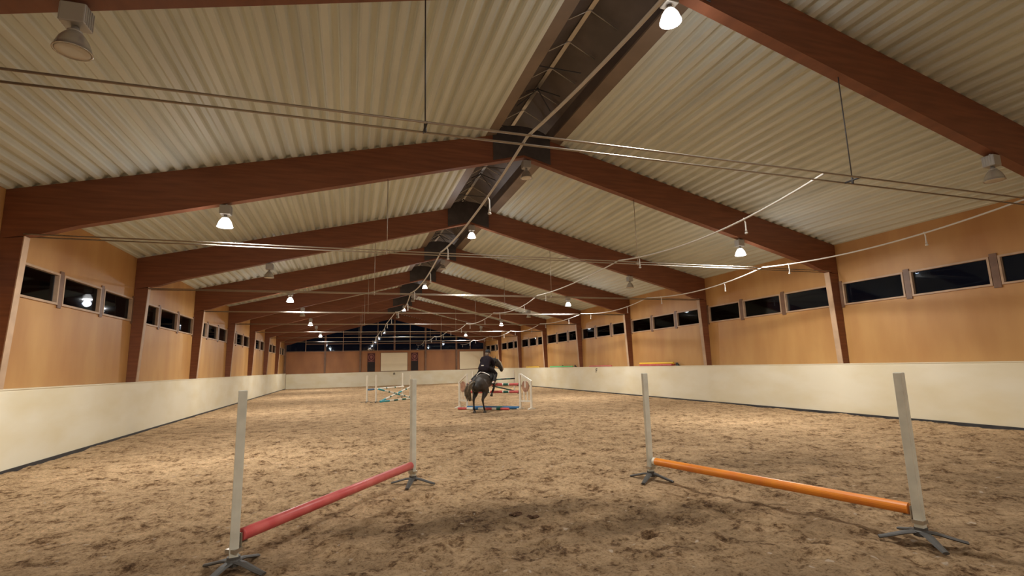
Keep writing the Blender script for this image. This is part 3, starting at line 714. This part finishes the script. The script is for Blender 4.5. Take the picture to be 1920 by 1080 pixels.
# tail: core plus strands, swinging out to the left
bm = bmesh.new(); rnd = random.Random(4)
path = [(0,-.36,1.20), (-.06,-.48,1.17), (-.15,-.55,1.05), (-.20,-.56,.88), (-.19,-.53,.70), (-.14,-.50,.52)]
loft(bm, path[:5], [.035, .045, .055, .05, .02], 10)
for k in range(120):
    a = rnd.uniform(0, 2*math.pi); q = rnd.uniform(.2, 1); cut = rnd.choice((5, 6, 6)); pts = []
    for i, p in enumerate(path[:cut]):
        sp = (.015, .05, .085, .105, .105, .075)[i]*q
        pts.append((p[0]+sp*math.cos(a)*1.1+rnd.uniform(-.01, .01), p[1]+sp*math.sin(a), p[2]+rnd.uniform(-.02, .02)-(.03 if i == cut-1 else 0)))
    loft(bm, pts, [.010, .012, .012, .010, .008, .003][:cut], 5)
obj('tail', bm, M_HAIRD, horse, True)
bm = bmesh.new()
for k in range(70):
    u_ = k/69; y_, z_ = 1.04+.50*u_, 1.82+.30*u_-.05*math.sin(math.pi*u_)
    s = rnd.choice((-1, 1)); L2 = rnd.uniform(.12, .2)
    loft(bm, [(0, y_, z_), (s*.05, y_+.01, z_-.01), (s*.10, y_+.02, z_-L2)], [.012, .014, .004], 5)
obj('mane', bm, M_MANE, horse, True)
bm = bmesh.new()          # pale blaze down the face
pf = [(0.095,1.73,2.06), (.165,1.83,1.93), (.215,1.875,1.76), (.25,1.895,1.62)]
loft(bm, pf, [(.045, .030), (.058, .036), (.045, .032), (.035, .025)], 8); obj('face_blaze', bm, mat('pale_blaze_hair', (.45, .36, .26), .6), horse, True)
bm = bmesh.new()          # bridle
def ring(c, tdir, a, b, r, m=16, side=Vector((1, 0, 0))):
    t = Vector(tdir).normalized(); s, u3 = frame_of(t, side)
    pts = [Vector(c)+s*a*math.cos(2*math.pi*k/m)+u3*b*math.sin(2*math.pi*k/m) for k in range(m+1)]; loft(bm, pts, [r]*(m+1), 6, t)
ring((.165,1.795,1.74), (.06,.06,-.15), .086, .10, .009); ring((.05,1.66,1.99), (.06,.08,-.10), .112, .14, .009); 
loft(bm, [(.15,1.68,1.99), (.20,1.75,1.86), (.24,1.80,1.70)], [.009]*3, 6); loft(bm, [(-.05,1.68,1.99), (.04,1.77,1.85), (.11,1.81,1.70)], [.009]*3, 6)
loft(bm, [(.25,1.80,1.66), (.19,1.5,1.74), (.12,1.22,1.86)], [.007]*3, 6); loft(bm, [(.12,1.80,1.66), (-.13,1.5,1.74), (-.10,1.22,1.86)], [.007]*3, 6)
obj('bridle', bm, M_LEATH, horse, True)
# saddle cloth with its white back trim, saddle
def drape(y0, y1, wdeg, grow, th):
    bmx = bmesh.new(); rows = []
    for i in range(9):
        y_ = y0+(y1-y0)*i/8; v = (y_-.3)/.6
        cz = 1.15+(y_-.3)*.30; aw = .300+grow; bh = .335+grow; rows.append([])
        for k in range(17):
            a = math.radians(90-wdeg+2*wdeg*k/16); rows[-1].append(bmx.verts.new((aw*math.cos(a), y_-.3*bh*math.sin(a)*.55+.05, cz+bh*math.sin(a))))
    for r0, r1 in zip(rows, rows[1:]):
        for k in range(16): bmx.faces.new((r0[k], r0[k+1], r1[k+1], r1[k]))
    return bmx
bm = drape(.42, .95, 78, .018, .01); sc = obj('saddle_cloth', bm, M_CLOTH, horse, True); mo = sc.modifiers.new('t', 'SOLIDIFY'); mo.thickness = .012
bm = bmesh.new(); aw, bh, y_ = .300+.03, .335+.03, .42; cz = 1.15+.12*.30
loft(bm, [(aw*math.cos(math.radians(a)), y_-.3*bh*math.sin(math.radians(a))*.55+.04, cz+bh*math.sin(math.radians(a))+.02*math.sin(math.radians(a*4))) for a in range(38, 150, 7)], [.020]*16, 8); obj('white_trim', bm, M_WTRIM, sc, True)
bm = bmesh.new()
loft(bm, [(0,.48,1.68), (0,.56,1.63), (0,.72,1.62), (0,.88,1.68), (0,.98,1.76)], [(.10,.05), (.17,.045), (.15,.04), (.12,.045), (.06,.04)], 16)
for s in (-1, 1): loft(bm, [(s*.12,.72,1.62), (s*.27,.80,1.52), (s*.325,.84,1.34), (s*.325,.84,1.18)], [(.02,.14), (.02,.17), (.015,.16), (.012,.10)], 12)
obj('saddle', bm, M_LEATH, horse, True)
for s, p in ((-1, (-.50, .47, 1.12)), (1, (.38, .53, 1.06))):
    bm = bmesh.new(); loft(bm, [(s*.31,.74,1.5), (s*.35,.68,1.3), (p[0],p[1]+.02,p[2]+.14)], [(.004,.014)]*3, 6)
    loft(bm, [(p[0]-.055,p[1],p[2]), (p[0]-.05,p[1],p[2]+.08), (p[0],p[1],p[2]+.14), (p[0]+.05,p[1],p[2]+.08), (p[0]+.055,p[1],p[2]), (p[0]-.055,p[1],p[2])], [.007]*6, 6, Vector((0, 1, 0)))
    obj('stirrup', bm, M_GALV, horse, True)

# ------------------------------------------------------------------ rider
rider = thing('person', 'person in black riding clothes and black helmet leaning forward on the dark horse', 'person', HP, -HA); rider.scale = (1.02, .93, .93)
hipL, hipR = (-.11, .58, 1.72), (.11, .58, 1.72)
kn = {-1: (-.36, .86, 1.48), 1: (.33, .90, 1.46)}; an = {-1: (-.50, .42, 1.21), 1: (.38, .50, 1.14)}
hand = {-1: (-.075, 1.20, 1.88), 1: (.085, 1.20, 1.88)}
def limb(pts, rad, n=14): loft(bm, pts, rad, n, round_caps=True)
bm = bmesh.new()          # one continuous body
limb([(0,.55,1.70), (0,.60,1.80), (0,.68,1.93), (0,.78,2.07), (0,.84,2.14)], [(.15,.11), (.14,.10), (.13,.09), (.16,.10), (.10,.07)])
limb([(0,.84,2.13), (0,.89,2.21), (0,.92,2.27)], [.055, .05, .052])
limb([(0,.93,2.24), (0,.955,2.30), (0,.95,2.36), (0,.93,2.41)], [(.055,.065), (.072,.088), (.076,.095), (.055,.07)])
limb([(0,1.04,2.30), (0,1.06,2.285)], [.012, .014], 8)                                # nose
for s in (-1, 1):
    limb([(s*.074,.93,2.30), (s*.080,.93,2.33)], [.010, .012], 8)
    limb([(s*.10,.60,1.72), (s*.22,.78,1.62), kn[s], ((kn[s][0]+an[s][0])/2,.70,(kn[s][2]+an[s][2])/2), an[s]], [.095, .085, .062, .055, .040])
    limb([an[s], (an[s][0]+s*.01, an[s][1]+.10, an[s][2]-.045), (an[s][0]+s*.02, an[s][1]+.19, an[s][2]-.04)], [(.038,.042), (.042,.032), (.035,.022)])
    limb([(s*.14,.80,2.10), (s*.20,.84,2.03), (s*.22,.93,1.84), (s*.16,1.06,1.85), (hand[s][0]+s*.01,1.15,1.88)], [.060, .052, .044, .037, .027])
    h = hand[s]
    limb([(h[0]+s*.01,1.15,1.88), (h[0],1.19,1.885), (h[0]-s*.005,1.225,1.885)], [(.022,.030), (.016,.040), (.015,.038)], 12)
    for f, (dz, ln) in enumerate(((.028, .9), (.010, 1.0), (-.010, .95), (-.028, .78))):
        limb([(h[0], h[1]+.03, h[2]+dz), (h[0]-s*.005, h[1]+.03+.040*ln, h[2]+dz), (h[0]-s*.03*ln, h[1]+.062*ln+.01, h[2]+dz-.003), (h[0]-s*.040*ln, h[1]+.035, h[2]+dz-.004)], [.0085, .008, .0075, .007], 8)
    limb([(h[0]-s*.008, h[1]-.005, h[2]+.035), (h[0]-s*.022, h[1]+.025, h[2]+.052), (h[0]-s*.03, h[1]+.055, h[2]+.045)], [.010, .009, .008], 8)
bd = obj('body', bm, M_SKIN, rider, True); bake(bd, .008, 3)
bm = bmesh.new()
limb([(0,.52,1.70), (0,.57,1.80), (0,.66,1.93), (0,.76,2.07), (0,.82,2.145), (0,.855,2.175)], [(.235,.15), (.215,.145), (.20,.135), (.225,.14), (.165,.11), (.085,.07)])
for s in (-1, 1): limb([(s*.13,.78,2.11), (s*.20,.82,2.03), (s*.225,.92,1.85), (s*.17,1.05,1.86), (s*.11,1.125,1.88)], [.084, .080, .074, .062, .042])
jk = obj('jacket', bm, M_JACK, rider, True); bake(jk, .012, 3)
bm = bmesh.new(); limb([(0,.50,1.66), (0,.58,1.72)], [(.17,.13), (.165,.125)])
for s in (-1, 1): limb([(s*.10,.58,1.71), (s*.22,.77,1.63), kn[s], (kn[s][0]+s*.015,kn[s][1]-.07,kn[s][2]-.06)], [.118, .105, .078, .066])
br = obj('breeches', bm, M_BREE, rider, True); bake(br, .012, 3)
for s in (-1, 1):
    bm = bmesh.new(); k_, a_ = Vector(kn[s]), Vector(an[s])
    limb([k_.lerp(a_, .22), k_.lerp(a_, .5), k_.lerp(a_, .9), tuple(a_+Vector((s*.005, .03, -.035)))], [.072, .066, .050, .046])
    limb([tuple(a_+Vector((0, -.03, -.045))), tuple(a_+Vector((s*.01, .08, -.06))), tuple(a_+Vector((s*.02, .21, -.052)))], [(.044,.040), (.046,.034), (.034,.022)])
    o = obj('riding_boot', bm, M_LEATH, rider, True); bake(o, .009, 3)
    bm = bmesh.new(); a2 = a_+Vector((0, -.055, -.01)); box(bm, a2.x-.03, a2.x+.03, a2.y-.022, a2.y+.004, a2.z-.02, a2.z+.03, bev=.006); obj('spur_strap', bm, M_WTRIM, rider)
bm = bmesh.new()
lathe(bm, [(.002, .125), (.045, .118), (.085, .085), (.103, .035), (.106, 0), (.104, -.02), (.098, -.02)], (0, 0, 0), 24)
box(bm, -.06, .06, .09, .155, -.022, -.012, bev=.004)
bmesh.ops.scale(bm, vec=(.95, 1.15, 1.05), verts=bm.verts)
M2 = Matrix.Translation((0, .945, 2.35)) @ Matrix.Rotation(-.25, 4, 'X')
bmesh.ops.transform(bm, matrix=M2, verts=bm.verts); obj('helmet', bm, M_HELM, rider, True)
bm = bmesh.new(); loft(bm, [(0,.87,2.33), (0,.845,2.27), (0,.82,2.20), (0,.77,2.13)], [(.078,.06), (.076,.07), (.068,.06), (.03,.02)], 10); obj('hair', bm, M_HAIR, rider, True)
bm = bmesh.new(); box(bm, -.05, .05, .387, .402, 1.80, 1.84); obj('jacket_print', bm, M_WTRIM, rider)
bm = bmesh.new()
for s in (-1, 1): bmesh.ops.create_uvsphere(bm, u_segments=10, v_segments=8, radius=.011, matrix=Matrix.Translation((s*.030, 1.030, 2.325)))
obj('eyes', bm, M_BLK, rider, True)
